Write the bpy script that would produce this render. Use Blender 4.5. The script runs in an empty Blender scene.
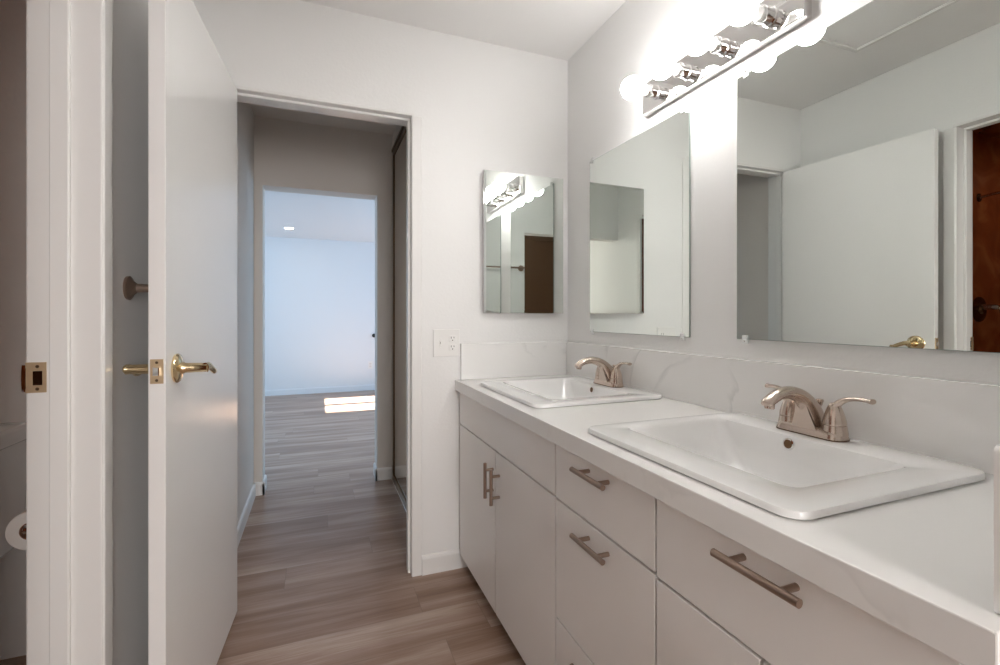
import bpy, bmesh, math, random
from mathutils import Vector, Matrix
random.seed(4)
S = bpy.context.scene
C = S.collection
PI = math.pi

# ------------------------------------------------------------------ camera, world, light, exposure
cam = bpy.data.cameras.new('camera')
cam.sensor_width = 36.0
cam.lens = 465.6 / 1000 * 36
cam.shift_y = -0.0165
cam.clip_start = 0.02
camo = bpy.data.objects.new('camera', cam)
camo.location = (0, 0, 1.154)
camo.rotation_euler = (PI / 2, 0, -0.3716)
C.objects.link(camo)
S.camera = camo

w = bpy.data.worlds.new('world')
S.world = w
w.use_nodes = True
bg = w.node_tree.nodes['Background']
bg.inputs[0].default_value = (0.62, 0.78, 1.0, 1)
bg.inputs[1].default_value = 1.0

def area(name, loc, rot, sx, sy, power, col):
    l = bpy.data.lights.new(name, 'AREA')
    l.shape = 'RECTANGLE'
    l.size, l.size_y, l.energy, l.color = sx, sy, power, col
    o = bpy.data.objects.new(name, l)
    o.location, o.rotation_euler = loc, rot
    C.objects.link(o)
    return o

sun = bpy.data.lights.new('sun', 'SUN')
sun.energy = 13.0
sun.angle = 0.006
sun.color = (1.0, 0.96, 0.9)
suno = bpy.data.objects.new('sun', sun)
sd = Vector((-2.22, 0.02, -2.0)).normalized()
suno.rotation_euler = sd.to_track_quat('-Z', 'Y').to_euler()
C.objects.link(suno)
# stand-ins for the far room's daylight, then an added fill behind the camera
area('daylight_far_side', (2.14, 4.6, 1.35), (0, PI / 2, 0), 1.5, 2.8, 8.8, (0.46, 0.73, 1.0))
area('daylight_fill_left', (-2.42, 5.6, 1.35), (0, -PI / 2, 0), 1.5, 2.8, 8.8, (0.46, 0.73, 1.0))  # added daylight fill; the wall here has no window
area('fill_behind', (0.32, -2.36, 1.5), (PI / 2, 0, 0), 0.75, 1.3, 16, (1.0, 0.93, 0.86))  # added soft fill from the unseen room
# added ceiling fill that brightens the toilet room; no fixture there
area('toilet_room_fill', (-2.15, 1.1, 2.38), (0, 0, 0), 0.3, 0.3, 1.1, (1.0, 0.88, 0.74))
BULB = 12.0

S.view_settings.view_transform = 'Standard'
S.view_settings.look = 'None'
S.view_settings.exposure = 1.85
S.view_settings.gamma = 1.0
S.view_settings.use_curve_mapping = False

# ------------------------------------------------------------------ materials
def mat(name, col, rough=0.5, metal=0.0, spec=0.5, bump=0.0, bscale=200.0, coat=0.0, emit=None, strength=0.0):
    m = bpy.data.materials.new(name)
    m.use_nodes = True
    n = m.node_tree.nodes
    l = m.node_tree.links
    b = n['Principled BSDF']
    b.inputs['Base Color'].default_value = (*col, 1)
    b.inputs['Roughness'].default_value = rough
    b.inputs['Metallic'].default_value = metal
    b.inputs['Specular IOR Level'].default_value = spec
    b.inputs['Coat Weight'].default_value = coat
    if emit:
        b.inputs['Emission Color'].default_value = (*emit, 1)
        b.inputs['Emission Strength'].default_value = strength
    tc = n.new('ShaderNodeTexCoord')
    nz = n.new('ShaderNodeTexNoise')
    nz.inputs['Scale'].default_value = bscale
    nz.inputs['Detail'].default_value = 3
    l.new(tc.outputs['Object'], nz.inputs['Vector'])
    if bump:
        bp = n.new('ShaderNodeBump')
        bp.inputs['Strength'].default_value = bump
        bp.inputs['Distance'].default_value = 0.002
        l.new(nz.outputs['Fac'], bp.inputs['Height'])
        l.new(bp.outputs['Normal'], b.inputs['Normal'])
    return m

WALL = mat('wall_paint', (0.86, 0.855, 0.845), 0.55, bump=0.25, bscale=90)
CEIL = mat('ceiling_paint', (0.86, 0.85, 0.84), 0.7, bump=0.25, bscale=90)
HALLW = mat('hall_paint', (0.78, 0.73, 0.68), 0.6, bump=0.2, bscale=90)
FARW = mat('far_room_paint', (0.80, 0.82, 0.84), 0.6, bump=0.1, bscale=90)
TRIM = mat('gloss_trim_paint', (0.86, 0.85, 0.835), 0.25)
DOORM = mat('door_gloss_paint', (0.92, 0.91, 0.90), 0.22)
LAM = mat('white_laminate', (0.87, 0.845, 0.825), 0.32)
CARC = mat('cabinet_edge_brown', (0.16, 0.12, 0.09), 0.6)
PORC = mat('white_porcelain', (0.93, 0.925, 0.915), 0.08, coat=0.5)
NICK = mat('brushed_nickel', (0.58, 0.485, 0.42), 0.22, 1.0, bump=0.05, bscale=500)
NICKD = mat('nickel_bar_pull', (0.40, 0.305, 0.25), 0.28, 1.0, bump=0.05, bscale=500)
CHROME = mat('polished_chrome', (0.80, 0.79, 0.78), 0.04, 1.0)
BRASS = mat('polished_brass', (0.78, 0.62, 0.38), 0.16, 1.0)
BRASSM = mat('satin_brass_plate', (0.66, 0.50, 0.32), 0.45, 0.8)
BEHIND = mat('taupe_paint', (0.22, 0.15, 0.10), 0.6, bump=0.2, bscale=90)
BROWNW = mat('brown_wood_closet', (0.13, 0.08, 0.045), 0.5)
BRONZE = mat('dark_bronze_frame', (0.20, 0.14, 0.09), 0.35, 1.0)
MIRR = mat('silvered_mirror', (0.80, 0.84, 0.81), 0.0, 1.0)
MIRRC = mat('closet_mirror', (0.66, 0.62, 0.56), 0.02, 1.0)
MEDGE = mat('mirror_glass_edge', (0.34, 0.40, 0.37), 0.15)
CLEAR = mat('clear_plastic', (0.85, 0.86, 0.86), 0.1, spec=0.8)
PLAST = mat('white_plastic', (0.86, 0.85, 0.83), 0.3)
DARK = mat('dark_void', (0.02, 0.015, 0.012), 0.6)
PAPER = mat('toilet_paper', (0.82, 0.79, 0.75), 0.9, bump=0.3, bscale=150)
CARDB = mat('cardboard_core', (0.25, 0.13, 0.08), 0.9)
WBRONZE = mat('oil_rubbed_bronze', (0.16, 0.09, 0.05), 0.25, 1.0)
BULBM = mat('lit_bulb_glass', (1, 1, 1), 0.3, emit=(1.0, 0.98, 0.955), strength=BULB)
DLM = mat('lit_downlight', (1, 1, 1), 0.3, emit=(1.0, 0.96, 0.9), strength=12)
RUBBER = mat('black_knob', (0.02, 0.02, 0.02), 0.4)

def ramp(n, pts):
    r = n.new('ShaderNodeValToRGB')
    e = r.color_ramp.elements
    e[0].position, e[0].color = pts[0][0], (*pts[0][1], 1)
    e[1].position, e[1].color = pts[-1][0], (*pts[-1][1], 1)
    for p, c in pts[1:-1]:
        x = e.new(p)
        x.color = (*c, 1)
    return r

def floor_mat():
    m = mat('vinyl_plank_floor', (0.4, 0.3, 0.24), 0.36, spec=0.5)
    n, l = m.node_tree.nodes, m.node_tree.links
    b = n['Principled BSDF']
    tc = n.new('ShaderNodeTexCoord')
    def mth(op, a, b_=None):
        q = n.new('ShaderNodeMath')
        q.operation = op
        for i, v in enumerate((a, b_)):
            if v is None:
                continue
            if isinstance(v, (int, float)):
                q.inputs[i].default_value = v
            else:
                l.new(v, q.inputs[i])
        return q.outputs[0]
    sp = n.new('ShaderNodeSeparateXYZ')
    l.new(tc.outputs['Object'], sp.inputs[0])
    ry = mth('DIVIDE', sp.outputs['Y'], 0.18)
    row = mth('FLOOR', ry)
    wn = n.new('ShaderNodeTexWhiteNoise')
    wn.noise_dimensions = '1D'
    l.new(row, wn.inputs['W'])
    px = mth('ADD', mth('DIVIDE', sp.outputs['X'], 1.22), wn.outputs['Value'])
    pid = mth('ADD', mth('FLOOR', px), mth('MULTIPLY', row, 17.0))
    wn2 = n.new('ShaderNodeTexWhiteNoise')
    wn2.noise_dimensions = '1D'
    l.new(pid, wn2.inputs['W'])
    ey = mth('MULTIPLY', mth('PINGPONG', ry, 0.5), 0.18)
    ex = mth('MULTIPLY', mth('PINGPONG', px, 0.5), 1.22)
    seam = mth('LESS_THAN', mth('MINIMUM', ey, ex), 0.0011)
    # grain: noise stretched along x, shifted for each plank
    mp = n.new('ShaderNodeMapping')
    mp.inputs['Scale'].default_value = (0.55, 6.5, 1.0)
    l.new(tc.outputs['Object'], mp.inputs['Vector'])
    ad = n.new('ShaderNodeVectorMath')
    ad.operation = 'MULTIPLY_ADD'
    ad.inputs[1].default_value = (7.0, 3.0, 5.0)
    l.new(wn2.outputs['Color'], ad.inputs[0])
    l.new(mp.outputs['Vector'], ad.inputs[2])
    nz = n.new('ShaderNodeTexNoise')
    nz.inputs['Scale'].default_value = 1.5
    nz.inputs['Detail'].default_value = 6
    nz.inputs['Roughness'].default_value = 0.6
    nz.inputs['Distortion'].default_value = 0.35
    l.new(ad.outputs['Vector'], nz.inputs['Vector'])
    mp2 = n.new('ShaderNodeMapping')
    mp2.inputs['Scale'].default_value = (3.0, 90.0, 1.0)
    l.new(tc.outputs['Object'], mp2.inputs['Vector'])
    nz2 = n.new('ShaderNodeTexNoise')
    nz2.inputs['Scale'].default_value = 2.0
    nz2.inputs['Detail'].default_value = 3
    l.new(mp2.outputs['Vector'], nz2.inputs['Vector'])
    mx = n.new('ShaderNodeMix')
    mx.data_type = 'FLOAT'
    mx.inputs[0].default_value = 0.16
    l.new(nz.outputs['Fac'], mx.inputs[2])
    l.new(nz2.outputs['Fac'], mx.inputs[3])
    rp = ramp(n, [(0.28, (0.19, 0.106, 0.069)), (0.44, (0.295, 0.184, 0.129)), (0.56, (0.41, 0.285, 0.218)), (0.72, (0.61, 0.49, 0.415))])
    l.new(mth('ADD', mx.outputs[0], mth('MULTIPLY', mth('SUBTRACT', wn2.outputs['Value'], 0.5), 0.035)), rp.inputs['Fac'])
    # seams
    mm = n.new('ShaderNodeMix')
    mm.data_type = 'RGBA'
    mm.inputs[7].default_value = (0.15, 0.10, 0.08, 1)
    sc = n.new('ShaderNodeMath')
    sc.operation = 'MULTIPLY'
    sc.inputs[1].default_value = 0.45
    l.new(seam, sc.inputs[0])
    l.new(sc.outputs[0], mm.inputs[0])
    l.new(rp.outputs['Color'], mm.inputs[6])
    l.new(mm.outputs[2], b.inputs['Base Color'])
    return m

def marble_mat():
    m = mat('white_veined_quartz', (0.84, 0.83, 0.81), 0.16)
    n, l = m.node_tree.nodes, m.node_tree.links
    b = n['Principled BSDF']
    tc = n.new('ShaderNodeTexCoord')
    mp = n.new('ShaderNodeMapping')
    mp.inputs['Rotation'].default_value = (0.5, 0.3, 0.7)
    mp.inputs['Location'].default_value = (2.3, 0.6, 1.1)
    l.new(tc.outputs['Object'], mp.inputs['Vector'])
    nz = n.new('ShaderNodeTexNoise')
    nz.inputs['Scale'].default_value = 1.9
    nz.inputs['Detail'].default_value = 5
    nz.inputs['Roughness'].default_value = 0.5
    nz.inputs['Distortion'].default_value = 0.9
    l.new(mp.outputs['Vector'], nz.inputs['Vector'])
    rp = ramp(n, [(0.468, (0, 0, 0)), (0.50, (0.85, 0.85, 0.85)), (0.512, (0, 0, 0))])
    l.new(nz.outputs['Fac'], rp.inputs['Fac'])
    nz2 = n.new('ShaderNodeTexNoise')
    nz2.inputs['Scale'].default_value = 3.2
    l.new(tc.outputs['Object'], nz2.inputs['Vector'])
    r2 = ramp(n, [(0.44, (0, 0, 0)), (0.60, (0.55, 0.55, 0.55))])
    l.new(nz2.outputs['Fac'], r2.inputs['Fac'])
    mu = n.new('ShaderNodeMath')
    mu.operation = 'MULTIPLY'
    l.new(rp.outputs['Color'], mu.inputs[0])
    l.new(r2.outputs['Color'], mu.inputs[1])
    mx = n.new('ShaderNodeMix')
    mx.data_type = 'RGBA'
    mx.inputs[6].default_value = (0.90, 0.89, 0.875, 1)
    mx.inputs[7].default_value = (0.58, 0.58, 0.57, 1)
    l.new(mu.outputs[0], mx.inputs[0])
    l.new(mx.outputs[2], b.inputs['Base Color'])
    return m

def tile_mat():
    m = mat('red_brown_stone_tile', (0.2, 0.08, 0.04), 0.22)
    n, l = m.node_tree.nodes, m.node_tree.links
    b = n['Principled BSDF']
    tc = n.new('ShaderNodeTexCoord')
    nz = n.new('ShaderNodeTexNoise')
    nz.inputs['Scale'].default_value = 4.0
    nz.inputs['Detail'].default_value = 8
    nz.inputs['Distortion'].default_value = 1.2
    l.new(tc.outputs['Object'], nz.inputs['Vector'])
    rp = ramp(n, [(0.30, (0.20, 0.045, 0.012)), (0.5, (0.27, 0.065, 0.018)), (0.70, (0.36, 0.11, 0.035))])
    l.new(nz.outputs['Fac'], rp.inputs['Fac'])
    l.new(rp.outputs['Color'], b.inputs['Base Color'])
    return m

FLOOR, MARBLE, TILE = floor_mat(), marble_mat(), tile_mat()

# ------------------------------------------------------------------ mesh helpers (all shapes in world metres)
def new():
    return bmesh.new()

def box(bm, x0, x1, y0, y1, z0, z1, M=None):
    vs = [bm.verts.new(Vector((x, y, z)) if M is None else M @ Vector((x, y, z)))
          for x in (x0, x1) for y in (y0, y1) for z in (z0, z1)]
    for f in ((0, 1, 3, 2), (4, 6, 7, 5), (0, 4, 5, 1), (2, 3, 7, 6), (0, 2, 6, 4), (1, 5, 7, 3)):
        bm.faces.new([vs[i] for i in f])
    return bm

def bevel(bm, w, seg=2):
    bmesh.ops.recalc_face_normals(bm, faces=bm.faces)
    bmesh.ops.bevel(bm, geom=[e for e in bm.edges if len(e.link_faces) == 2 and e.calc_face_angle(0) > 0.5],
                    offset=w, segments=seg, profile=0.5, affect='EDGES', clamp_overlap=True)
    return bm

def loft(bm, loops, cap0=True, cap1=True, closed=True):
    rs = [[bm.verts.new(Vector(p)) for p in lp] for lp in loops]
    for a, b in zip(rs, rs[1:]):
        n = len(a)
        for i in range(n if closed else n - 1):
            j = (i + 1) % n
            bm.faces.new((a[i], a[j], b[j], b[i]))
    if cap0:
        bm.faces.new(rs[0][::-1])
    if cap1:
        bm.faces.new(rs[-1])
    return bm

def tube(bm, pts, rad, n=16, up=(0, 0, 1), sx=1.0, sy=1.0):
    """sweep: rad = float or list; sx scales the side axis, sy the up axis (float or list)"""
    pts = [Vector(p) for p in pts]
    R = rad if isinstance(rad, (list, tuple)) else [rad] * len(pts)
    SX = sx if isinstance(sx, (list, tuple)) else [sx] * len(pts)
    SY = sy if isinstance(sy, (list, tuple)) else [sy] * len(pts)
    loops = []
    for i, p in enumerate(pts):
        t = (pts[min(i + 1, len(pts) - 1)] - pts[max(i - 1, 0)]).normalized()
        u = Vector(up)
        if abs(u.dot(t)) > 0.97:
            u = Vector((0, 1, 0)) if abs(t.y) < 0.9 else Vector((1, 0, 0))
        s = t.cross(u).normalized()
        v = s.cross(t).normalized()
        loops.append([p + s * math.cos(a) * R[i] * SX[i] + v * math.sin(a) * R[i] * SY[i]
                      for a in [2 * PI * k / n for k in range(n)]])
    return loft(bm, loops)

def smooth_path(pts, n=6):
    """Catmull-Rom through tuples of any length"""
    out = []
    P = [pts[0]] + list(pts) + [pts[-1]]
    for i in range(1, len(P) - 2):
        for k in range(n):
            t = k / n
            out.append(tuple(0.5 * ((2 * b) + (-a + c) * t + (2 * a - 5 * b + 4 * c - d) * t * t + (-a + 3 * b - 3 * c + d) * t ** 3)
                             for a, b, c, d in zip(P[i - 1], P[i], P[i + 1], P[i + 2])))
    out.append(tuple(pts[-1]))
    return out

def lathe(bm, c, axis, prof, n=24):
    """prof = [(distance along axis, radius)]"""
    a = Vector(axis).normalized()
    u = a.orthogonal().normalized()
    v = a.cross(u)
    c = Vector(c)
    loops = [[c + a * d + (u * math.cos(t) + v * math.sin(t)) * max(r, 1e-5) for t in [2 * PI * k / n for k in range(n)]] for d, r in prof]
    return loft(bm, loops)

def rrect(x0, x1, y0, y1, r, z, k=6):
    out = []
    for cx, cy, a0 in ((x1 - r, y1 - r, 0), (x0 + r, y1 - r, PI / 2), (x0 + r, y0 + r, PI), (x1 - r, y0 + r, 1.5 * PI)):
        for i in range(k + 1):
            a = a0 + PI / 2 * i / k
            out.append((cx + r * math.cos(a), cy + r * math.sin(a), z))
    return out

def slab(bm, us, vs, holes, fn, t):
    """flat slab from a grid of cells in (u,v) with holes left open; fn(u,v,w) -> xyz; t = thickness"""
    us, vs = sorted(set(us)), sorted(set(vs))
    def solid(i, j):
        if i < 0 or j < 0 or i >= len(us) - 1 or j >= len(vs) - 1:
            return False
        a, b = (us[i] + us[i + 1]) / 2, (vs[j] + vs[j + 1]) / 2
        return not any(h[0] < a < h[1] and h[2] < b < h[3] for h in holes)
    V = {}
    def vt(i, j, k):
        if (i, j, k) not in V:
            V[(i, j, k)] = bm.verts.new(Vector(fn(us[i], vs[j], k * t)))
        return V[(i, j, k)]
    for i in range(len(us) - 1):
        for j in range(len(vs) - 1):
            if not solid(i, j):
                continue
            for k in (0, 1):
                bm.faces.new((vt(i, j, k), vt(i + 1, j, k), vt(i + 1, j + 1, k), vt(i, j + 1, k)))
            if not solid(i - 1, j):
                bm.faces.new((vt(i, j, 0), vt(i, j + 1, 0), vt(i, j + 1, 1), vt(i, j, 1)))
            if not solid(i + 1, j):
                bm.faces.new((vt(i + 1, j, 0), vt(i + 1, j + 1, 0), vt(i + 1, j + 1, 1), vt(i + 1, j, 1)))
            if not solid(i, j - 1):
                bm.faces.new((vt(i, j, 0), vt(i + 1, j, 0), vt(i + 1, j, 1), vt(i, j, 1)))
            if not solid(i, j + 1):
                bm.faces.new((vt(i, j + 1, 0), vt(i + 1, j + 1, 0), vt(i + 1, j + 1, 1), vt(i, j + 1, 1)))
    return bm

ORG = {}
def part(name, bm, m, parent=None, org=None, smooth=False, label=None):
    bmesh.ops.recalc_face_normals(bm, faces=bm.faces)
    if parent is not None:
        o0 = ORG[parent.name]
    else:
        o0 = Vector(org) if org else Vector((0, 0, 0))
    for v in bm.verts:
        v.co -= o0
    me = bpy.data.meshes.new(name)
    bm.to_mesh(me)
    bm.free()
    me.materials.append(m)
    if smooth:
        for p in me.polygons:
            p.use_smooth = True
        try:
            me.set_sharp_from_angle(angle=math.radians(38))
        except Exception:
            pass
    o = bpy.data.objects.new(name, me)
    C.objects.link(o)
    if parent is not None:
        o.parent = parent
    else:
        o.location = o0
    ORG[o.name] = o0
    if label:
        o['label'] = label
    return o

def tag(o, label, cat, group=None):
    o['label'], o['category'] = label, cat
    if group:
        o['group'] = group
    return o

def thing(name, loc, label, cat, group=None):
    o = bpy.data.objects.new(name, None)
    o.empty_display_size = 0.05
    o.location = loc
    C.objects.link(o)
    ORG[o.name] = Vector(loc)
    return tag(o, label, cat, group)

def struct(name, bm, m, label=None, cat=None, org=None):
    o = part(name, bm, m, org=org)
    o['kind'] = 'structure'
    if label:
        tag(o, label, cat)
    return o

def copy_tree(o, parent=None):
    c = o.copy()
    C.objects.link(c)
    if parent is not None:
        c.parent = parent
    ORG[c.name] = ORG[o.name]
    for ch in list(o.children):
        copy_tree(ch, c)
    return c

# ------------------------------------------------------------------ measurements
XR, XL = 1.170, -0.458        # right (mirror) wall, left (towel) wall
YB = 2.063                    # face of the wall with the hall door
YN = 0.232                    # face of the short wall at the near end of the vanity
H = 2.44
HD = 2.04                     # door heads
JL, JR = -0.337, 0.3835       # hall doorway
TJ0, TJ1 = 0.575, 1.288       # toilet room doorway along y
XT = -0.574                   # toilet room face of the left wall
YH0, YH1 = 2.185, 3.36        # hall
XHL, XCL = -0.387, 0.49       # hall left wall, closet mirror plane
YF0, YF1 = 3.50, 7.48         # far room
HF = 2.30

# ------------------------------------------------------------------ the room
struct('floor', box(new(), -2.9, 2.4, -2.5, 7.7, -0.08, 0), FLOOR, 'grey brown wood plank floor running from the vanity into the far room', 'floor')
bm = box(new(), -2.9, 1.32, -2.5, YH0, H, H + 0.1)
struct('ceiling_hall', box(new(), -2.9, 1.32, YH0, 3.5, H, H + 0.1), HALLW, 'hall ceiling with its shade put into the taupe colour', 'ceiling')  # hall wall colour reused here to darken the ceiling in place of shade
struct('ceiling', bm, CEIL, 'smooth off-white ceiling over the vanity', 'ceiling')
struct('ceiling_far', box(new(), -2.6, 2.3, YF0 + 0.001, YF1 + 0.12, HF, HF + 0.24), FARW, 'pale blue-lit ceiling of the far empty room', 'ceiling')

bm = slab(new(), [XT - 0.0, JL - 0.014, JR + 0.014, XR + 0.12], [0, HD + 0.014, H],
          [(JL - 0.014, JR + 0.014, -1, HD + 0.014)], lambda u, v, w_: (u, YB + w_, v), YH0 - YB)
struct('wall_back', bm, WALL, 'off-white wall with the open doorway into the hall', 'wall')
struct('wall_right', box(new(), XR, XR + 0.12, YN - 0.11, YB, 0, H), WALL, 'off-white wall carrying the mirrors and the bulb strip', 'wall')
bm = slab(new(), [-0.4, TJ0 - 0.014, TJ1 + 0.014, YB], [0, HD + 0.014, H],
          [(TJ0 - 0.014, TJ1 + 0.014, -1, HD + 0.014)], lambda u, v, w_: (XL - w_, u, v), XL - XT)
struct('wall_left', bm, WALL, 'off-white wall behind the open door with the toilet room doorway', 'wall')
bm = slab(new(), [XL + 0.0, 0.635, XR], [0, 1.90, H], [(-2, 0.635, -1, 1.90)], lambda u, v, w_: (u, YN - 0.11 + w_, v), 0.11)
struct('wall_near', bm, WALL, 'short off-white wall closing the near end of the vanity', 'wall')
# room behind the camera
bm = slab(new(), [-2.9, -0.06, 0.70, 1.3], [0, 0.85, 2.15, H], [(-0.06, 0.70, 0.85, 2.15)], lambda u, v, w_: (u, -2.5 + w_, v), 0.1)  # unseen wall, opening added to go with the fill light
struct('wall_behind', bm, BEHIND, 'taupe wall behind the camera with an opening added for the fill light', 'wall')
struct('wall_side', box(new(), 1.2, 1.3, -2.4, YN - 0.11, 0, H), BEHIND, 'taupe side wall of the room behind the camera', 'wall')
for i, x in enumerate((-1.99, -1.14)):
    d3 = struct('door_%d' % (3 + i), bevel(box(new(), x + 0.005, x + 0.845, -2.36, -2.33, 0.012, 2.30), 0.003, 1), BROWNW)
    tag(d3, ('brown wood closet door behind the camera, farther from the added opening', 'brown wood closet door behind the camera, nearer the added opening')[i], 'closet door')
struct('wall_side_left', box(new(), -2.9, -2.8, -2.4, 0.2, 0, H), BEHIND, 'taupe left wall of the room behind the camera', 'wall')

# door linings, stops and casings
def lining_x(name, x0, x1, y0, y1, zt, ys0, ys1, label):
    """doorway in a wall that runs along x"""
    b = new()
    box(b, x0 - 0.014, x0, y0, y1, 0, zt)
    box(b, x1, x1 + 0.014, y0, y1, 0, zt)
    box(b, x0 - 0.014, x1 + 0.014, y0, y1, zt, zt + 0.014)
    s = 0.011
    box(b, x0, x0 + s, ys0, ys1, 0, zt - s)
    box(b, x1 - s, x1, ys0, ys1, 0, zt - s)
    box(b, x0, x1, ys0, ys1, zt - s, zt)
    bevel(b, 0.0025, 2)
    return struct(name, b, TRIM, label, 'door frame')
lining_x('trim_1', JL, JR, YB - 0.001, YH0 + 0.006, HD, YB + 0.030, YB + 0.066, 'glossy white lining and stop of the hall doorway')
b = new()
box(b, XT - 0.006, XL + 0.009, TJ1, TJ1 + 0.014, 0, HD)
box(b, XT - 0.006, XL + 0.009, TJ0 - 0.014, TJ0, 0, HD)
box(b, XT - 0.006, XL + 0.009, TJ0 - 0.014, TJ1 + 0.014, HD, HD + 0.014)
box(b, -0.538, -0.503, TJ1 - 0.011, TJ1, 0, HD - 0.011)
box(b, -0.538, -0.503, TJ0, TJ0 + 0.011, 0, HD - 0.011)
box(b, -0.538, -0.503, TJ0, TJ1, HD - 0.011, HD)
bevel(b, 0.003, 2)
tj = struct('trim_2', b, TRIM, 'glossy white lining and stop of the toilet room doorway', 'door frame')
b = new()   # casing round the hall doorway, flat with an eased edge
cw, ct = 0.045, 0.008
box(b, JR + 0.0005, JR + cw, YB - ct, YB - 0.0012, 0, HD)
box(b, JL - cw, JL - 0.0005, YB - ct, YB - 0.0012, 0, HD)
bevel(b, 0.003, 2)
struct('trim_3', b, TRIM, 'narrow white casing beside the hall doorway', 'door trim')
b = new()
box(b, XL, XL + 0.012, TJ1 + 0.003, TJ1 + 0.052, 0, HD)
box(b, XL, XL + 0.012, TJ0 - 0.052, TJ0 - 0.003, 0, HD)
bevel(b, 0.005, 3)
struct('trim_4', b, TRIM, 'rounded white casing beside the toilet room doorway', 'door trim')

# baseboards with an eased top
def base_x(b, x0, x1, y, s, h=0.085, t=0.012):
    """runs along x; s=-1: stands out towards -y"""
    prof = [(0, 0), (s * t, 0), (s * t, h - 0.014), (s * t * 0.75, h - 0.005), (s * t * 0.35, h), (0, h)]
    loft(b, [[(x, y + p, q) for p, q in prof] for x in (x0, x1)])
def base_y(b, y0, y1, x, s, h=0.085, t=0.012):
    prof = [(0, 0), (s * t, 0), (s * t, h - 0.014), (s * t * 0.75, h - 0.005), (s * t * 0.35, h), (0, h)]
    loft(b, [[(x + p, y, q) for p, q in prof] for y in (y0, y1)])
b = new(); base_x(b, JR + cw, 0.70, YB, -1); base_x(b, XL, JL - cw, YB, -1)
struct('baseboard_back', b, TRIM, 'white baseboard on the door wall beside the vanity', 'baseboard')
b = new(); base_y(b, TJ1 + 0.052, YB, XL, 1)
struct('baseboard_left', b, TRIM, 'white baseboard under the towel bar behind the door', 'baseboard')
b = new()
base_y(b, YH0, YH1, XHL, 1)
struct('baseboard_hall', b, TRIM, 'white baseboard along the left wall of the hall', 'baseboard')
b = new()
base_x(b, XHL, JL + 0.012, YH1, -1); base_y(b, YH1 - 0.012, YF0, JL, 1)
base_x(b, JR - 0.012, XCL - 0.002, YH1, -1); base_y(b, YH1 - 0.012, YF0, JR, -1)
struct('baseboard_hall_end', b, TRIM, 'white baseboard wrapping both sides of the far opening', 'baseboard')
b = new(); base_x(b, -2.48, 2.2, YF1, -1)
struct('baseboard_far', b, FARW, 'pale baseboard along the far room back wall', 'baseboard')

# hall
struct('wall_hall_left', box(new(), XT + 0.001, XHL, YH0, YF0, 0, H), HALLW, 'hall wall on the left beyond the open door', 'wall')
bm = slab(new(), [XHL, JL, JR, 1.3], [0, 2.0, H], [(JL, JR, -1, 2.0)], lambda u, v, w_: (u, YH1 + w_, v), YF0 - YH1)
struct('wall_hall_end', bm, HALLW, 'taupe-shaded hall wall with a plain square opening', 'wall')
b = new()
box(b, XCL + 0.0, 1.3, YH0, YH0 + 0.08, 0, H)
box(b, XCL + 0.0, XCL + 0.1, YH0 + 0.08, YH1, 2.335, H)
box(b, 1.2, 1.3, YH0 + 0.08, YH1, 0, H)
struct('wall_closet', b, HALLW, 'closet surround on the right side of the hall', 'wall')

# far room
bm = slab(new(), [-2.5, JL, JR, 2.2], [0, 2.0, HF], [(JL, JR, -1, 2.0)], lambda u, v, w_: (u, YF0 + w_, v), 0.002)
struct('wall_far_front', bm, FARW, 'near wall of the far room around the opening', 'wall')
struct('wall_far', box(new(), -2.6, 2.3, YF1, YF1 + 0.12, 0, HF), FARW, 'pale blue-white back wall of the far empty room', 'wall')
bm = slab(new(), [YF0, 5.87, 6.95, YF1], [0, 0.9, 2.0, HF], [(5.87, 6.95, 0.9, 2.0)], lambda u, v, w_: (2.2 + w_, u, v), 0.1)
struct('wall_far_right', bm, FARW, 'window wall on the right of the far room', 'wall')
b = new()
box(b, 2.205, 2.235, 6.37, 6.46, 0.9, 2.0)
for y in (5.87, 6.92):
    box(b, 2.205, 2.235, y, y + 0.03, 0.9, 2.0)
box(b, 2.205, 2.235, 5.87, 6.95, 0.9, 0.93)
box(b, 2.205, 2.235, 5.87, 6.95, 1.97, 2.0)
struct('window_1', b, TRIM, 'white sliding window frame in the far room', 'window')
struct('wall_far_left', box(new(), -2.6, -2.5, YF0, YF1, 0, HF), FARW, 'plain left wall of the far room', 'wall')

# toilet room and shower
struct('wall_toilet_back', box(new(), -2.8, XT, YB, YB + 0.12, 0, H), WALL, 'wall behind the toilet', 'wall')
b = box(new(), -2.64, -1.62, 1.87, YB, 0, H)
struct('wall_shower_end', b, TILE, 'red brown stone tiled shower wall with the bronze valve', 'shower wall')
b = box(new(), -2.8, -2.64, 0.2, YB, 0, H)
struct('wall_shower_side', b, TILE, 'red brown stone tiled long wall of the shower', 'shower wall')
struct('wall_toilet_near', box(new(), -2.64, XT, 0.2, 0.32, 0, H), TILE, 'stone tiled wall at the near end of the shower', 'shower wall')
struct('ceiling_shower', box(new(), -2.64, -1.62, 0.32, 1.87, H - 0.02, H), TILE, 'stone tiled ceiling over the shower', 'ceiling')
# ------------------------------------------------------------------ open bathroom door
HX, HY, HA, HL = -0.293, 2.050, 0.0612, 0.735
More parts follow.
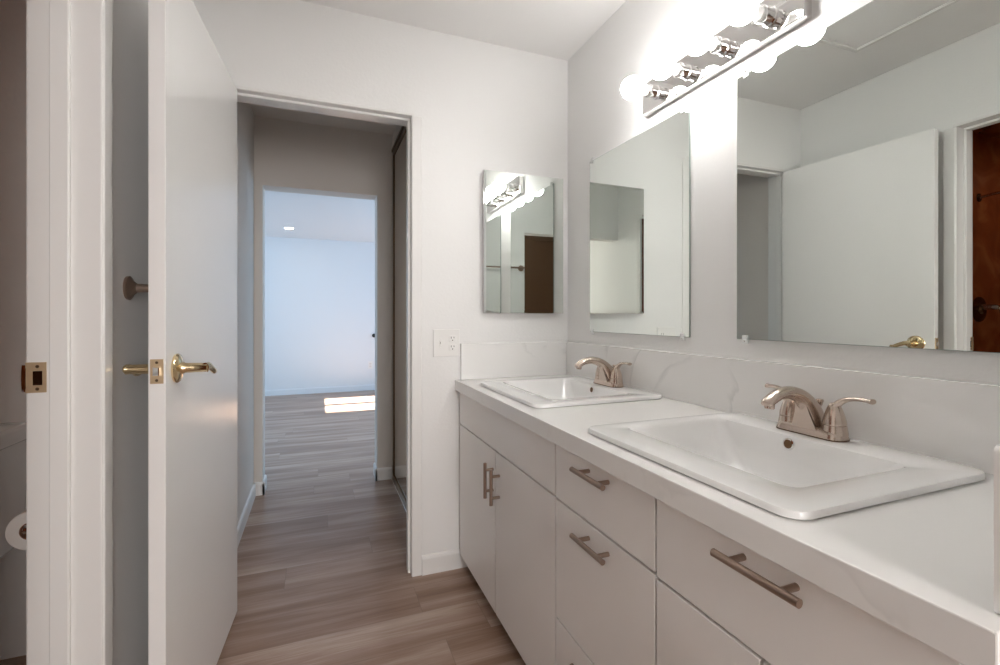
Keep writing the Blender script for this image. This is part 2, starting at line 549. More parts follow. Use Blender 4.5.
# local frame: u along the door from the hinge to the free edge, n out of the visible face
U = Vector((-math.sin(HA), -math.cos(HA), 0))
N = Vector((math.cos(HA), -math.sin(HA), 0))
MD = Matrix(((U.x, N.x, 0, HX), (U.y, N.y, 0, HY), (0, 0, 1, 0), (0, 0, 0, 1)))
def dp(u, n, z):
    return MD @ Vector((u, n, z))
b = bevel(box(new(), 0, HL, -0.035, 0, 0.012, 2.03, MD), 0.0015, 2)
door = part('door_1', b, DOORM, org=dp(0, 0, 0))
door['kind'] = 'structure'
tag(door, 'plain white slab door standing open with brass lever', 'door')
zk, uk = 1.023, HL - 0.070
for s, off in ((1, 0.0), (-1, -0.035)):
    b = lathe(new(), dp(uk, off, zk), N * s, [(0, 0.036), (0.004, 0.037), (0.008, 0.034), (0.011, 0.026), (0.013, 0.016), (0.022, 0.0125), (0.064, 0.0115), (0.070, 0.0125), (0.075, 0.0)], 28)
    rose = part('door_handle', b, BRASS, door, smooth=True, label='polished brass lever handle')
    pts = smooth_path([(uk + 0.008, off + s * 0.066, zk + 0.001), (uk - 0.012, off + s * 0.068, zk + 0.002), (uk - 0.034, off + s * 0.069, zk - 0.005),
                       (uk - 0.056, off + s * 0.070, zk - 0.015), (uk - 0.072, off + s * 0.068, zk - 0.016)], 5)
    n_ = len(pts)
    b = tube(new(), [dp(*p) for p in pts], [0.0115 - 0.0045 * i / (n_ - 1) for i in range(n_)], 14, sx=0.75, sy=1.0)
    part('lever', b, BRASS, rose, smooth=True)
b = bevel(box(new(), HL - 0.0005, HL + 0.0015, -0.031, -0.004, zk - 0.029, zk + 0.029, MD), 0.0006, 1)
pl = part('latch_plate', b, BRASSM, door, label='brass latch plate on the door edge')
b = new()
loft(b, [[dp(HL + 0.0012, n, z) for n, z in ((-0.026, zk - 0.010), (-0.010, zk - 0.010), (-0.010, zk + 0.010), (-0.026, zk + 0.010))],
         [dp(HL + 0.010, n, z) for n, z in ((-0.012, zk - 0.009), (-0.010, zk - 0.009), (-0.010, zk + 0.009), (-0.012, zk + 0.009))]])
part('latch_bolt', b, CHROME, pl)
for dz in (-0.021, 0.021):
    part('screw', lathe(new(), dp(HL + 0.001, -0.0175, zk + dz), U, [(0, 0.0035), (0.0012, 0.003)], 12), BRONZE, pl)

# strike plates
b = lathe(new(), (JR + 0.0, 2.128, 1.017), (-1, 0, 0), [(0, 0.030), (0.002, 0.030), (0.0021, 0.0)], 24)
for v in b.verts:
    v.co.y = 2.128 + (v.co.y - 2.128) * 0.42
tag(part('strike_plate', b, BRASS, org=(JR, 2.128, 1.017)), 'small brass strike plate on the hall doorway lining', 'strike plate')
st = thing('strike_plate', (-0.56, TJ1, 1.02), 'brass strike plate with curved lip on the toilet room jamb', 'strike plate')
b = slab(new(), [-0.580, -0.568, -0.552, -0.545], [0.990, 1.006, 1.036, 1.055], [(-0.568, -0.552, 1.006, 1.036)], lambda u, v, w_: (u, TJ1 - w_, v), 0.002)
part('plate', bevel(b, 0.0004, 1), BRASSM, st)
b = tube(new(), smooth_path([(-0.579, TJ1 - 0.001, 1.021), (-0.584, TJ1 - 0.001, 1.021), (-0.589, TJ1 + 0.005, 1.021)], 4), 0.022, 12, up=(0, 0, 1), sx=0.07, sy=1.3)
part('lip', b, CHROME, st, smooth=True)
part('latch_hole', box(new(), -0.568, -0.552, TJ1 - 0.0012, TJ1 - 0.0002, 1.006, 1.036), WBRONZE, st)
for z in (0.998, 1.046):
    part('screw', lathe(new(), (-0.560, TJ1 - 0.002, z), (0, -1, 0), [(0, 0.0035), (0.0012, 0.003)], 12), BRONZE, st)

# ------------------------------------------------------------------ towel bar behind the door
tb = thing('towel_bar', (XL, 1.70, 1.226), 'brushed metal towel bar on the wall behind the open door', 'towel bar')
for y in (1.462, 1.93):
    b = lathe(new(), (XL, y, 1.226), (1, 0, 0), [(0, 0.030), (0.006, 0.031), (0.009, 0.027), (0.013, 0.019), (0.022, 0.0115), (0.060, 0.0105), (0.072, 0.013), (0.078, 0.010), (0.080, 0)], 26)
    part('post', b, NICKD, tb, smooth=True)
part('bar', tube(new(), [(XL + 0.066, 1.462, 1.226), (XL + 0.066, 1.93, 1.226)], 0.0085, 16), NICKD, tb, smooth=True)

tb2 = thing('towel_bar', (0.87, YN, 1.58), 'towel bar seen only as a reflection in the medicine cabinet mirror', 'towel bar')
for x in (0.672, 1.08):
    part('post', lathe(new(), (x, YN, 1.58), (0, 1, 0), [(0, 0.026), (0.005, 0.027), (0.008, 0.024), (0.013, 0.014), (0.020, 0.010), (0.050, 0.010), (0.060, 0.012), (0.066, 0.009), (0.067, 0)], 24), NICKD, tb2, smooth=True)
part('bar', tube(new(), [(0.672, YN + 0.055, 1.58), (1.08, YN + 0.055, 1.58)], 0.008, 14), NICKD, tb2, smooth=True)

# ------------------------------------------------------------------ vanity cabinets
XF, XC = 0.600, 0.582          # face of the doors, edge of the worktop
ZT, ZTU = 0.862, 0.815
GAPS = 0.0030
def front(name, y0, y1, z0, z1, parent, label=None):
    return part(name, bevel(box(new(), XF, XF + 0.018, y0 + GAPS, y1 - GAPS, z0 + GAPS, z1 - GAPS), 0.0012, 2), LAM, parent, label=label)
def pull(y0, y1, z0, z1, parent):
    """round bar pull between two ends; posts reach back to the front"""
    x = 0.568
    vert = abs(z1 - z0) > abs(y1 - y0)
    b = tube(new(), [(x, y0, z0), (x, y1, z1)], 0.0062, 16, up=(1, 0, 0))
    hnd = part('handle', b, NICKD, parent, smooth=True, label='brushed nickel bar pull')
    for t in (0.2, 0.8):
        p = (x, y0 + (y1 - y0) * t, z0 + (z1 - z0) * t)
        part('post', tube(new(), [p, (XF + 0.001, p[1], p[2])], 0.0052, 12), NICKD, hnd, smooth=True)
def carcass(y0, y1, parent):
    b = new()
    box(b, XF + 0.019, 1.16, y0 + 0.0005, y0 + 0.016, 0.066, 0.735)
    box(b, XF + 0.019, 1.16, y1 - 0.016, y1 - 0.0005, 0.066, 0.735)
    box(b, XF + 0.019, 1.16, y0 + 0.016, y1 - 0.016, 0.066, 0.08)
    box(b, 1.15, 1.16, y0 + 0.016, y1 - 0.016, 0.066, ZTU - 0.0005)
    box(b, XF + 0.0185, XF + 0.024, y0 + 0.016, y1 - 0.016, 0.066, ZTU - 0.03)
    part('body', b, CARC, parent)
    part('toe_kick', box(new(), XF + 0.075, XF + 0.09, y0 + 0.0005, y1 - 0.0005, 0.0, 0.066), CARC, parent, label='dark recessed toe kick')
YE = 2.050
ZG = 0.663
c1 = thing('vanity_cabinet', (0.88, 1.6, 0), 'white two-door vanity cabinet under the far sink, against the door wall', 'cabinet')
carcass(1.125, YE, c1)
front('false_front', 1.124, YE, ZG, 0.8125, c1)
d = front('door', 1.585, YE, 0.068, ZG, c1); pull(1.609, 1.609, 0.487, 0.615, d)
d = front('door', 1.124, 1.585, 0.068, ZG, c1); pull(1.545, 1.545, 0.484, 0.610, d)
part('filler_strip', box(new(), XF + 0.003, XF + 0.018, YE + 0.0005, YB - 0.013, 0.086, 0.8125), LAM, c1)
c2 = thing('vanity_cabinet', (0.88, 0.92, 0), 'white three-drawer vanity cabinet between the two sinks', 'cabinet')
carcass(0.722, 1.124, c2)
for z0, z1, hz in ((0.660, 0.8125, 0.785), (0.338, 0.660, 0.625), (0.068, 0.338, 0.311)):
    d = front('drawer', 0.721, 1.124, z0, z1, c2)
    pull(0.850, 0.983, hz, hz, d)
c3 = thing('vanity_cabinet', (0.88, 0.5, 0), 'white vanity cabinet under the near sink, nearest the camera', 'cabinet')
carcass(0.266, 0.721, c3)
d = front('drawer', 0.265, 0.721, 0.655, 0.8125, c3); pull(0.412, 0.551, 0.789, 0.789, d)
d = front('door', 0.493, 0.721, 0.068, 0.655, c3); pull(0.515, 0.515, 0.48, 0.61, d)
d = front('door', 0.265, 0.493, 0.068, 0.655, c3); pull(0.471, 0.471, 0.48, 0.61, d)
part('filler_strip', bevel(box(new(), XF + 0.002, XF + 0.018, YN + 0.001, 0.262, 0.07, 0.8125), 0.001, 1), LAM, c3)

# ------------------------------------------------------------------ worktop and splashes
SK = [(0.622, 1.128, 0.455, 1.018), (0.632, 1.138, 1.312, 1.875)]
cut = [(a + 0.03, b_ - 0.03, c_ + 0.03, d_ - 0.03) for a, b_, c_, d_ in SK]
us = [XC, XR - 0.0005] + [v for c_ in cut for v in c_[:2]]
vs = [YN + 0.0005, YB - 0.0005] + [v for c_ in cut for v in c_[2:]]
b = slab(new(), us, vs, cut, lambda u, v, w_: (u, v, ZT - w_), ZT - ZTU)
wt = part('countertop', b, MARBLE, org=(0.88, 1.15, ZT))
bv = wt.modifiers.new('bevel', 'BEVEL'); bv.width = 0.002; bv.segments = 2; bv.limit_method = 'ANGLE'
tag(wt, 'white quartz worktop with faint grey veins running along the vanity', 'countertop')
SPL = 1.027
def splash(x0, x1, y0, y1, label):
    o = part('backsplash', bevel(box(new(), x0, x1, y0, y1, ZT + 0.0006, SPL), 0.0015, 2), MARBLE, org=((x0 + x1) / 2, (y0 + y1) / 2, ZT))
    tag(o, label, 'backsplash')
splash(XR - 0.0185, XR - 0.0003, YN + 0.0175, YB - 0.0195, 'long veined white backsplash under the two wall mirrors')
splash(0.607, XR - 0.0003, YB - 0.0187, YB - 0.0003, 'short white backsplash on the door wall beside the outlet plate')
b = new()
y0, y1 = YN + 0.0003, YN + 0.0168
loft(b, [[(p[0], yy, p[1]) for p in [(q[0], q[1]) for q in rrect(0.615, XR - 0.020, ZT + 0.0006, SPL, 0.006, 0)]] for yy in (y0, y1)])
o = part('backsplash', b, MARBLE, org=(0.88, YN, ZT))
tag(o, 'end splash at the right picture edge, seen end-on above the near worktop corner', 'backsplash')

# ------------------------------------------------------------------ sinks
def sink(SKr, label):
    x0, x1, y0, y1 = SKr
    t = thing('sink', ((x0 + x1) / 2, (y0 + y1) / 2, ZT), label, 'sink', None)
    zr = 0.8765
    L = [rrect(x0 + 0.004, x1 - 0.004, y0 + 0.004, y1 - 0.004, 0.030, ZT + 0.0004),
         rrect(x0, x1, y0, y1, 0.034, ZT + 0.003),
         rrect(x0, x1, y0, y1, 0.034, zr - 0.004),
         rrect(x0 + 0.002, x1 - 0.002, y0 + 0.002, y1 - 0.002, 0.032, zr - 0.001),
         rrect(x0 + 0.007, x1 - 0.007, y0 + 0.007, y1 - 0.007, 0.028, zr)]
    bx0, bx1, by0, by1 = x0 + 0.098, x1 - 0.098, y0 + 0.078, y1 - 0.043
    L += [rrect(bx0 - 0.006, bx1 + 0.006, by0 - 0.006, by1 + 0.006, 0.026, zr - 0.0015),
          rrect(bx0 - 0.001, bx1 + 0.001, by0 - 0.001, by1 + 0.001, 0.024, zr - 0.004),
          rrect(bx0 + 0.003, bx1 - 0.0015, by0 + 0.004, by1 - 0.003, 0.026, zr - 0.012),
          rrect(bx0 + 0.022, bx1 - 0.008, by0 + 0.035, by1 - 0.028, 0.040, zr - 0.060),
          rrect(bx0 + 0.046, bx1 - 0.018, by0 + 0.075, by1 - 0.062, 0.050, zr - 0.100),
          rrect(bx0 + 0.068, bx1 - 0.034, by0 + 0.110, by1 - 0.098, 0.050, zr - 0.120),
          rrect(bx0 + 0.110, bx1 - 0.095, by0 + 0.185, by1 - 0.175, 0.028, zr - 0.127)]
    part('basin', loft(new(), L, cap0=False), PORC, t, smooth=True)
    cx, cy = (bx0 + 0.110 + bx1 - 0.095) / 2, (by0 + 0.185 + by1 - 0.175) / 2
    part('drain', lathe(new(), (cx, cy, zr - 0.1265), (0, 0, 1), [(0, 0.026), (0.002, 0.026), (0.004, 0.022), (0.003, 0.016), (0.006, 0.014), (0.007, 0)], 24), NICK, t, smooth=True)
    yo = (y0 + y1) / 2 + 0.034
    ov = part('overflow_ring', lathe(new(), (bx1 - 0.0035, yo, zr - 0.022), (-1, 0, 0.12), [(0, 0.0135), (0.002, 0.0135), (0.0032, 0.011)], 24), CHROME, t, smooth=True, label='chrome-ringed overflow hole')
    part('overflow_hole', lathe(new(), (bx1 - 0.0065, yo, zr - 0.022), (-1, 0, 0.12), [(0, 0.0103), (0.0005, 0.0103)], 20), WBRONZE, ov)
    return t
sink(SK[0], 'white rectangular drop-in sink nearest the camera')
sink(SK[1], 'white rectangular drop-in sink at the far end beside the door wall')

# ------------------------------------------------------------------ faucets
def faucet(fx, fy, label):
    z = 0.8768
    t = thing('faucet', (fx, fy, z), label, 'faucet')
    L = []
    for dz, gx, gy in ((0, 0.0, 0.0), (0.004, 0.0, 0.0), (0.012, 0.002, 0.002), (0.019, 0.005, 0.005), (0.0215, 0.009, 0.009)):
        L.append(rrect(fx - 0.030 + gx, fx + 0.027 - gx, fy - 0.079 + gy, fy + 0.079 - gy, 0.024 - gx * 0.6, z + dz, 8))
    part('base_plate', loft(new(), L), NICK, t, smooth=True)
    part('gasket', loft(new(), [rrect(fx - 0.031, fx + 0.028, fy - 0.080, fy + 0.080, 0.025, z + a, 8) for a in (-0.0003, 0.002)]), WBRONZE, t)
    # arched spout: (x, z, half height in the arch plane, half width)
    pr = smooth_path([(fx + 0.010, z + 0.010, 0.030, 0.024), (fx + 0.006, z + 0.034, 0.029, 0.022), (fx - 0.006, z + 0.060, 0.025, 0.019),
                      (fx - 0.036, z + 0.088, 0.018, 0.0175), (fx - 0.074, z + 0.101, 0.0145, 0.0165), (fx - 0.110, z + 0.098, 0.0125, 0.0155),
                      (fx - 0.140, z + 0.084, 0.0108, 0.0145), (fx - 0.149, z + 0.078, 0.0078, 0.012)], 5)
    loops = []
    for i, p in enumerate(pr):
        a, c_ = pr[max(i - 1, 0)], pr[min(i + 1, len(pr) - 1)]
        tv = Vector((c_[0] - a[0], 0, c_[1] - a[1])).normalized()
        nv = Vector((-tv.z, 0, tv.x))
        ctr = Vector((p[0], fy, p[1]))
        loops.append([ctr + nv * math.sin(q) * p[2] + Vector((0, 1, 0)) * math.cos(q) * p[3] for q in [2 * PI * k / 22 for k in range(22)]])
    sp = part('spout', loft(new(), loops), NICK, t, smooth=True)
    part('aerator', lathe(new(), (fx - 0.136, fy, z + 0.081), (-0.12, 0, -1), [(0, 0.0105), (0.012, 0.0105), (0.0135, 0.009), (0.014, 0)], 20), NICK, sp, smooth=True)
    part('web', loft(new(), [[(fx + 0.012, fy + s * 0.010, z + 0.015), (fx - 0.027, fy + s * 0.030, z + 0.015), (fx - 0.032, fy + s * 0.018, z + 0.05), (fx - 0.040, fy + s * 0.010, z + 0.088), (fx - 0.004, fy + s * 0.007, z + 0.06)] for s in (-1, 1)]), NICK, sp)
    # lift rod
    b = lathe(new(), (fx + 0.026, fy, z + 0.01), (0.05, 0, 1), [(0, 0.0028), (0.050, 0.0028), (0.054, 0.0045), (0.066, 0.0085), (0.069, 0.0075), (0.070, 0)], 16)
    part('lift_rod', b, NICK, t, smooth=True)
    for s in (-1, 1):
        hy = fy + s * 0.053
        b = lathe(new(), (fx, hy, z + 0.012), (0, 0, 1), [(0, 0.0265), (0.012, 0.0245), (0.020, 0.0235), (0.0205, 0.0215), (0.022, 0.0215), (0.0225, 0.0235),
                                                          (0.030, 0.0225), (0.042, 0.0195), (0.054, 0.0155), (0.062, 0.0125), (0.068, 0.008), (0.070, 0.0)], 26)
        hb = part('handle_hub', b, NICK, t, smooth=True)
        pts = smooth_path([(fx + 0.002, hy - s * 0.008, z + 0.052), (fx + 0.002, hy + s * 0.003, z + 0.076), (fx + 0.004, hy + s * 0.022, z + 0.091),
                           (fx + 0.008, hy + s * 0.046, z + 0.096), (fx + 0.010, hy + s * 0.068, z + 0.095), (fx + 0.010, hy + s * 0.073, z + 0.095)], 5)
        n_ = len(pts)
        rr = [0.0135 - 0.0075 * min(1, i / (n_ * 0.5)) + (0.0015 if i > n_ * 0.75 else 0) for i in range(n_)]
        rr[-1] = 0.003
        part('lever', tube(new(), pts, rr, 14, sx=1.25, sy=0.75), NICK, hb, smooth=True)
    return t
faucet(1.085, 0.758, 'brushed nickel two-handle faucet behind the near sink')
faucet(1.090, 1.592, 'brushed nickel two-handle faucet behind the far sink')

# ------------------------------------------------------------------ wall mirrors with clips
def wall_mirror(y0, y1, z0, z1, xc, yaw, yref, label, clips):
    t = thing('wall_mirror', (xc, (y0 + y1) / 2, z0), label, 'mirror')
    M = Matrix.Translation((xc, yref, 0)) @ Matrix.Rotation(-yaw, 4, 'Z') @ Matrix.Translation((-xc, -yref, 0))
    part('glass_edge', box(new(), xc + 0.0002, xc + 0.005, y0, y1, z0, z1, M), MEDGE, t)
    part('mirror_face', box(new(), xc, xc + 0.0003, y0 + 0.0012, y1 - 0.0012, z0 + 0.0012, z1 - 0.0012, M), MIRR, t)
    for y, z in clips:
        s = 1 if z > (z0 + z1) / 2 else -1
        zz = z1 if s > 0 else z0
        b = new()
        box(b, xc - 0.004, xc + 0.0045, y - 0.009, y + 0.009, zz + (0.0 if s > 0 else -0.012), zz + (0.012 if s > 0 else 0.0), M)
        box(b, xc - 0.004, xc - 0.0005, y - 0.009, y + 0.009, zz - 0.012 if s > 0 else zz, zz if s > 0 else zz + 0.012, M)
        ck = part('clip', bevel(b, 0.0015, 1), CLEAR, t, label='clear plastic mirror clip')
        part('screw', lathe(new(), M @ Vector((xc - 0.0042, y, zz + s * 0.005)), (-1, 0, 0), [(0, 0.0028), (0.001, 0.002)], 10), CHROME, ck)
    return t
wall_mirror(1.230, 1.848, 1.082, 1.862, XR - 0.0062, 0.0, 1.5, 'smaller frameless mirror on the right wall, above the far sink',
            [(1.262, 1.86), (1.825, 1.86), (1.262, 1.08), (1.825, 1.08)])
wall_mirror(0.276, 1.038, 1.086, 1.862, XR - 0.0105, 0.0105, 0.7, 'larger frameless mirror above the near sink',
            [(1.004, 1.86), (0.33, 1.86), (1.008, 1.08), (0.33, 1.08)])

# ------------------------------------------------------------------ bulb strip
lb = thing('vanity_light', (XR, 1.145, 1.967), 'chrome strip light with four round lit bulbs above the mirrors', 'light')
b = box(new(), 1.139, XR - 0.0005, 0.815, 1.440, 1.912, 2.022)
bk = part('backplate', bevel(b, 0.002, 2), CHROME, lb)
for y in (1.366, 1.214, 1.061, 0.909):
    b = lathe(new(), (1.139, y, 1.963), (-1, 0, 0), [(0, 0.024), (0.004, 0.0245), (0.006, 0.021), (0.010, 0.0205), (0.028, 0.0200), (0.029, 0.0225), (0.040, 0.0225), (0.042, 0.021), (0.045, 0.0195), (0.045, 0.0)], 26)
    so = part('socket', b, CHROME, lb, smooth=True)
    part('bulb_neck', lathe(new(), (1.139 - 0.045, y, 1.963), (-1, 0, 0), [(-0.002, 0.0175), (0.014, 0.0185), (0.030, 0.0255)], 26), PLAST, so, smooth=True)
    R_, cd = 0.0395, 0.104
    pf = []
    for k in range(17):
        a = math.radians(38 + (180 - 38) * k / 16)
        pf.append((cd - R_ * math.cos(a), R_ * math.sin(a)))
    part('bulb', lathe(new(), (1.139, y, 1.963), (-1, 0, -0.02), pf, 30), BULBM, so, smooth=True, label='lit white globe bulb')

# ------------------------------------------------------------------ medicine cabinet on the door wall
mc = thing('medicine_cabinet', (0.92, YB, 1.165), 'mirrored medicine cabinet on the door wall above the outlet', 'medicine cabinet')
part('cabinet_box', box(new(), 0.725, 1.115, YB - 0.024, YB - 0.0005, 1.182, 1.812), PLAST, mc)
XM, YM, A3 = 1.127, 2.030, math.radians(-0.5)
M = Matrix.Translation((XM, YM, 0)) @ Matrix.Rotation(A3, 4, 'Z')
# local: x from -0.42 (free edge) to 0, y=0 front face
part('door_frame', bevel(box(new(), -0.4155, 0, 0.0006, 0.008, 1.167, 1.832, M), 0.0005, 1), CHROME, mc, label='thin chrome edged mirror door')
x0, x1, z0, z1 = -0.4155, 0.0, 1.167, 1.832
def q4(x0, x1, z0, z1, y):
    return [M @ Vector(p) for p in ((x0, y, z0), (x1, y, z0), (x1, y, z1), (x0, y, z1))]
part('mirror_face', loft(new(), [q4(x0 + 0.001, x1 - 0.001, z0 + 0.001, z1 - 0.001, 0.0005), q4(x0 + 0.0125, x1 - 0.0125, z0 + 0.0125, z1 - 0.0125, 0.0)], cap0=False), MIRR, mc)

# ------------------------------------------------------------------ switch and outlet plate
sw = thing('wall_plate', (0.542, YB, 1.03), 'white switch and outlet plate on the door wall beside the backsplash', 'switch plate')
def rr_plate(x0, x1, z0, z1, y, r, t, m, name, parent, label=None, bv=0.0012):
    b = loft(new(), [[(p[0], yy, p[1]) for p in rrect(x0 + g, x1 - g, z0 + g, z1 - g, r, 0)] for yy, g in ((y, 0), (y - t * 0.5, 0), (y - t, bv))])
    return part(name, b, m, parent, label=label)
rr_plate(0.480, 0.603, 0.970, 1.093, YB - 0.0003, 0.003, 0.005, PLAST, 'plate', sw)
tg = part('toggle_switch', bevel(box(new(), 0.508, 0.518, YB - 0.0065, YB - 0.0045, 1.019, 1.044), 0.0006, 1), PLAST, sw)
b = tube(new(), [(0.513, YB - 0.006, 1.031), (0.513, YB - 0.016, 1.038)], [0.0042, 0.003], 10)
part('lever', b, PLAST, tg)
for dz in (-0.020, 0.020):
    rc = rr_plate(0.5525, 0.5865, 1.0315 + dz - 0.0145, 1.0315 + dz + 0.0145, YB - 0.005, 0.006, 0.0015, PLAST, 'receptacle', sw, bv=0.0005)
    b = new()
    for sx_, h_ in ((-0.0065, 0.0045), (0.0065, 0.0035)):
        box(b, 0.5695 + sx_ - 0.0011, 0.5695 + sx_ + 0.0011, YB - 0.0069, YB - 0.0064, 1.0355 + dz - h_, 1.0355 + dz + h_)
    lathe(b, (0.5695, YB - 0.0064, 1.0235 + dz), (0, -1, 0), [(0, 0.0026), (0.0005, 0.0026)], 12)
    part('slots', b, DARK, rc)
for z in (1.011, 1.052):
    part('screw', lathe(new(), (0.513, YB - 0.0052, z), (0, -1, 0), [(0, 0.003), (0.0008, 0.002)], 10), PLAST, sw)

# ------------------------------------------------------------------ ceiling hatch (seen in the big mirror)
at = thing('ceiling_hatch', (0.20, 1.2, H), 'white square access panel framed in thin trim on the ceiling', 'ceiling hatch')
b = slab(new(), [-0.085, -0.065, 0.495, 0.515], [0.88, 0.90, 1.48, 1.50], [(-0.065, 0.495, 0.90, 1.48)], lambda u, v, w_: (u, v, H - 0.0003 - w_), 0.014)
part('frame', bevel(b, 0.003, 2), TRIM, at)
part('panel', box(new(), -0.0645, 0.4945, 0.9005, 1.4795, H - 0.006, H - 0.0003), CEIL, at)

# ------------------------------------------------------------------ closet mirror door in the hall
cd_ = part('door_2', slab(new(), [YH0 + 0.085, YH0 + 0.105, YH1 - 0.030, YH1 - 0.004], [0.012, 0.032, 2.285, 2.315],
                          [(YH0 + 0.105, YH1 - 0.030, 0.032, 2.285)], lambda u, v, w_: (XCL + w_, u, v), 0.022), BRONZE, org=(XCL, 2.8, 0))
cd_['kind'] = 'structure'
tag(cd_, 'sliding mirrored closet door with a dark metal frame in the hall', 'closet door')
part('mirror_face', box(new(), XCL + 0.006, XCL + 0.010, YH0 + 0.104, YH1 - 0.029, 0.031, 2.286), MIRRC, cd_)
part('bottom_track', bevel(box(new(), XCL - 0.014, XCL + 0.045, YH0 + 0.081, YH1 - 0.001, 0.0003, 0.011), 0.003, 2), CHROME, cd_, label='pale metal floor track')
part('top_rail', box(new(), XCL - 0.008, XCL + 0.045, YH0 + 0.081, YH1 - 0.001, 2.316, 2.3345), BRONZE, cd_, label='dark head rail')

# ------------------------------------------------------------------ far room small fittings
dl = thing('downlight', (-0.36, 6.647, HF), 'small round recessed downlight lit in the far room ceiling', 'downlight')
part('ring', lathe(new(), (-0.36, 6.647, HF), (0, 0, -1), [(0.0003, 0.075), (0.006, 0.072), (0.007, 0.058), (0.003, 0.055)], 28), PLAST, dl)
part('lens', lathe(new(), (-0.36, 6.647, HF), (0, 0, -1), [(0.002, 0.054), (0.0045, 0.05), (0.0045, 0)], 28), DLM, dl)
op = thing('wall_outlet', (0.75, YF1, 0.39), 'small white outlet low on the far room back wall', 'outlet')
b = loft(new(), [[(p[0], yy, p[1]) for p in rrect(0.715, 0.785, 0.335, 0.45, 0.004, 0)] for yy in (YF1 - 0.0003, YF1 - 0.006)])
part('plate', b, PLAST, op)
for z in (0.372, 0.413):
    part('receptacle', box(new(), 0.735, 0.765, YF1 - 0.0075, YF1 - 0.006, z - 0.013, z + 0.013), HALLW, op)
b = lathe(new(), (0.805, YF1, 0.85), (0, -1, 0), [(0, 0.03), (0.005, 0.03), (0.008, 0.012), (0.03, 0.012), (0.036, 0.026), (0.055, 0.028), (0.062, 0.018), (0.064, 0)], 22)
tag(part('round_peg', b, RUBBER, org=(0.805, YF1, 0.85), smooth=True), 'small round black peg on the far room back wall', 'peg')

# ------------------------------------------------------------------ toilet
tl = thing('toilet', (-1.15, 1.75, 0), 'white toilet with boxy tank glimpsed through the doorway at the left picture edge', 'toilet')
b = loft(new(), [rrect(-1.345 + g, -0.908 - g, 1.835 + g, YB - 0.010, 0.03, z, 6) for z, g in ((0.395, 0.02), (0.41, 0.010), (0.60, 0.003), (0.744, 0.0))])
part('tank', b, PORC, tl, smooth=True)
b = loft(new(), [rrect(-1.352 + g, -0.898 - g, 1.822 + g, YB - 0.008, 0.03, z, 6) for z, g in ((0.7445, 0.004), (0.749, 0.0), (0.785, 0.0), (0.793, 0.006), (0.796, 0.014))])
part('tank_lid', b, PORC, tl, smooth=True)
cx = -1.14
def oval(cy, rx, ry, z, n=32):
    return [(cx + rx * math.cos(a), cy + ry * math.sin(a) * (1.0 if math.sin(a) > 0 else 1.12), z) for a in [2 * PI * k / n for k in range(n)]]
b = loft(new(), [oval(1.62, 0.12, 0.22, 0.0), oval(1.62, 0.105, 0.20, 0.06), oval(1.62, 0.10, 0.19, 0.16), oval(1.60, 0.14, 0.22, 0.27), oval(1.58, 0.178, 0.235, 0.36), oval(1.58, 0.182, 0.24, 0.39),
                 oval(1.58, 0.150, 0.205, 0.39), oval(1.58, 0.13, 0.18, 0.33), oval(1.58, 0.06, 0.09, 0.22)])
box(b, cx - 0.11, cx + 0.11, 1.76, 1.99, 0.20, 0.394)
part('bowl', b, PORC, tl, smooth=True)
part('seat', loft(new(), [oval(1.585, 0.186, 0.24, 0.391), oval(1.585, 0.190, 0.245, 0.400), oval(1.585, 0.186, 0.24, 0.409), oval(1.585, 0.12, 0.17, 0.409), oval(1.585, 0.12, 0.17, 0.391)], cap0=False, cap1=False), PLAST, tl, smooth=True)
part('seat_lid', loft(new(), [oval(1.59, 0.186, 0.238, 0.4095), oval(1.59, 0.188, 0.24, 0.418), oval(1.59, 0.175, 0.225, 0.428)]), PLAST, tl, smooth=True)
lv = part('flush_lever', lathe(new(), (-1.29, 1.8375, 0.665), (0, -1, 0), [(0, 0.014), (0.008, 0.013), (0.012, 0.006), (0.018, 0.006)], 16), CHROME, tl, smooth=True)
part('arm', tube(new(), [(-1.29, 1.821, 0.665), (-1.22, 1.815, 0.655)], [0.006, 0.005], 10), CHROME, lv, smooth=True)

# toilet paper roll and holder, on the toilet room side of the shared wall
ty, tz, tx = 1.520, 0.644, -0.650
hd = thing('paper_holder', (XT, 1.46, tz), 'metal paper roll holder just behind the toilet room jamb', 'toilet paper holder')
for y in (1.448, 1.592):
    part('bracket', lathe(new(), (XT, y, tz), (-1, 0, 0), [(0, 0.020), (0.005, 0.019), (0.009, 0.009), (0.072, 0.008), (0.080, 0.010), (0.084, 0)], 16), CHROME, hd, smooth=True)
part('spindle', tube(new(), [(tx, 1.449, tz), (tx, 1.591, tz)], 0.008, 14), PLAST, hd, smooth=True)
b = new()
nn = 40
L = []
for y, r in ((1.462, 0.021), (1.462, 0.045), (1.464, 0.047), (1.576, 0.047), (1.578, 0.045), (1.578, 0.021), (1.462, 0.021)):
    L.append([(tx + r * math.cos(2 * PI * k / nn), y, tz - 0.010 + r * math.sin(2 * PI * k / nn)) for k in range(nn)])
tr = thing('toilet_paper_roll', (tx, 1.46, tz - 0.057), 'white toilet paper roll seen end-on at the left picture edge', 'toilet paper')
part('paper', loft(b, L, cap0=False, cap1=False), PAPER, tr, smooth=True)
L = [[(tx + r * math.cos(2 * PI * k / nn), y, tz - 0.010 + r * math.sin(2 * PI * k / nn)) for k in range(nn)] for y, r in ((1.4615, 0.0208), (1.4615, 0.0192), (1.5785, 0.0192), (1.5785, 0.0208), (1.4615, 0.0208))]
part('core', loft(new(), L, cap0=False, cap1=False), CARDB, tr, smooth=True)

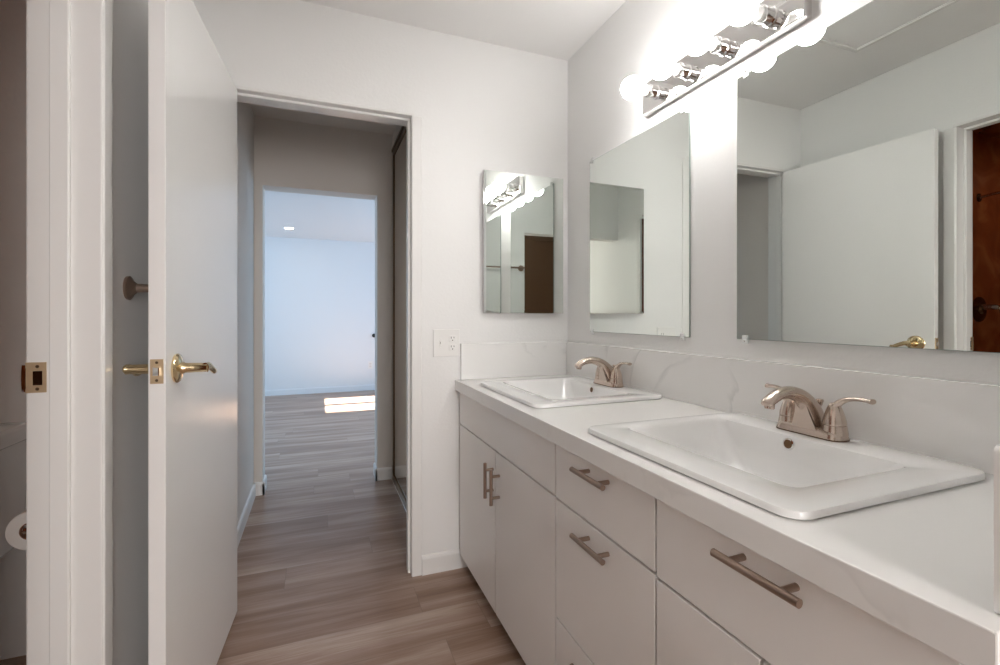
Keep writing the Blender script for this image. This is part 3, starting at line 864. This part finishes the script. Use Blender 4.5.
# ------------------------------------------------------------------ shower fittings and tub
YSH = 1.87
sv = thing('shower_valve', (-1.93, YSH, 1.20), 'dark bronze shower valve with a lever on the tiled wall, seen in the large mirror', 'shower valve')
part('escutcheon', lathe(new(), (-1.93, YSH, 1.20), (0, -1, 0), [(0, 0.088), (0.005, 0.086), (0.010, 0.070), (0.014, 0.035), (0.03, 0.028)], 36), WBRONZE, sv, smooth=True)
hb = part('valve_stem', lathe(new(), (-1.93, YSH, 1.215), (0, -1, 0), [(0.012, 0.022), (0.07, 0.019), (0.095, 0.017), (0.105, 0.012), (0.106, 0)], 20), NICK, sv, smooth=True)
part('lever', tube(new(), smooth_path([(-1.93, YSH - 0.085, 1.215), (-1.93, YSH - 0.110, 1.20), (-1.93, YSH - 0.118, 1.13)], 4), 0.007, 12, up=(1, 0, 0)), BRASS, hb, smooth=True)
sh = thing('shower_fixture', (-1.93, YSH, 1.98), 'bronze shower head on a straight arm, seen in the large mirror', 'shower head')
part('arm', tube(new(), smooth_path([(-1.93, YSH, 1.975), (-1.93, YSH - 0.10, 1.985), (-1.93, YSH - 0.17, 1.965), (-1.93, YSH - 0.20, 1.94)], 5), 0.010, 14, up=(1, 0, 0)), NICK, sh, smooth=True)
part('flange', lathe(new(), (-1.93, YSH, 1.975), (0, -1, 0), [(0, 0.03), (0.004, 0.029), (0.008, 0.012)], 22), WBRONZE, sh, smooth=True)
part('head', lathe(new(), (-1.93, YSH - 0.19, 1.95), (0, -0.6, -0.8), [(0, 0.012), (0.015, 0.016), (0.03, 0.03), (0.055, 0.045), (0.062, 0.045), (0.064, 0)], 26), WBRONZE, sh, smooth=True)
tbt = thing('bathtub', (-2.22, 1.1, 0), 'white bathtub under the tiled shower wall beyond the toilet room doorway', 'bathtub')
L = [rrect(-2.639, -1.80, 0.321, 1.869, 0.02, 0.0), rrect(-2.639, -1.80, 0.321, 1.869, 0.02, 0.43), rrect(-2.632, -1.808, 0.329, 1.862, 0.02, 0.44),
     rrect(-2.58, -1.86, 0.40, 1.80, 0.08, 0.44), rrect(-2.57, -1.87, 0.41, 1.79, 0.08, 0.43), rrect(-2.52, -1.92, 0.52, 1.72, 0.10, 0.12), rrect(-2.46, -1.98, 0.60, 1.66, 0.10, 0.08)]
part('tub_shell', loft(new(), L), PORC, tbt, smooth=True)
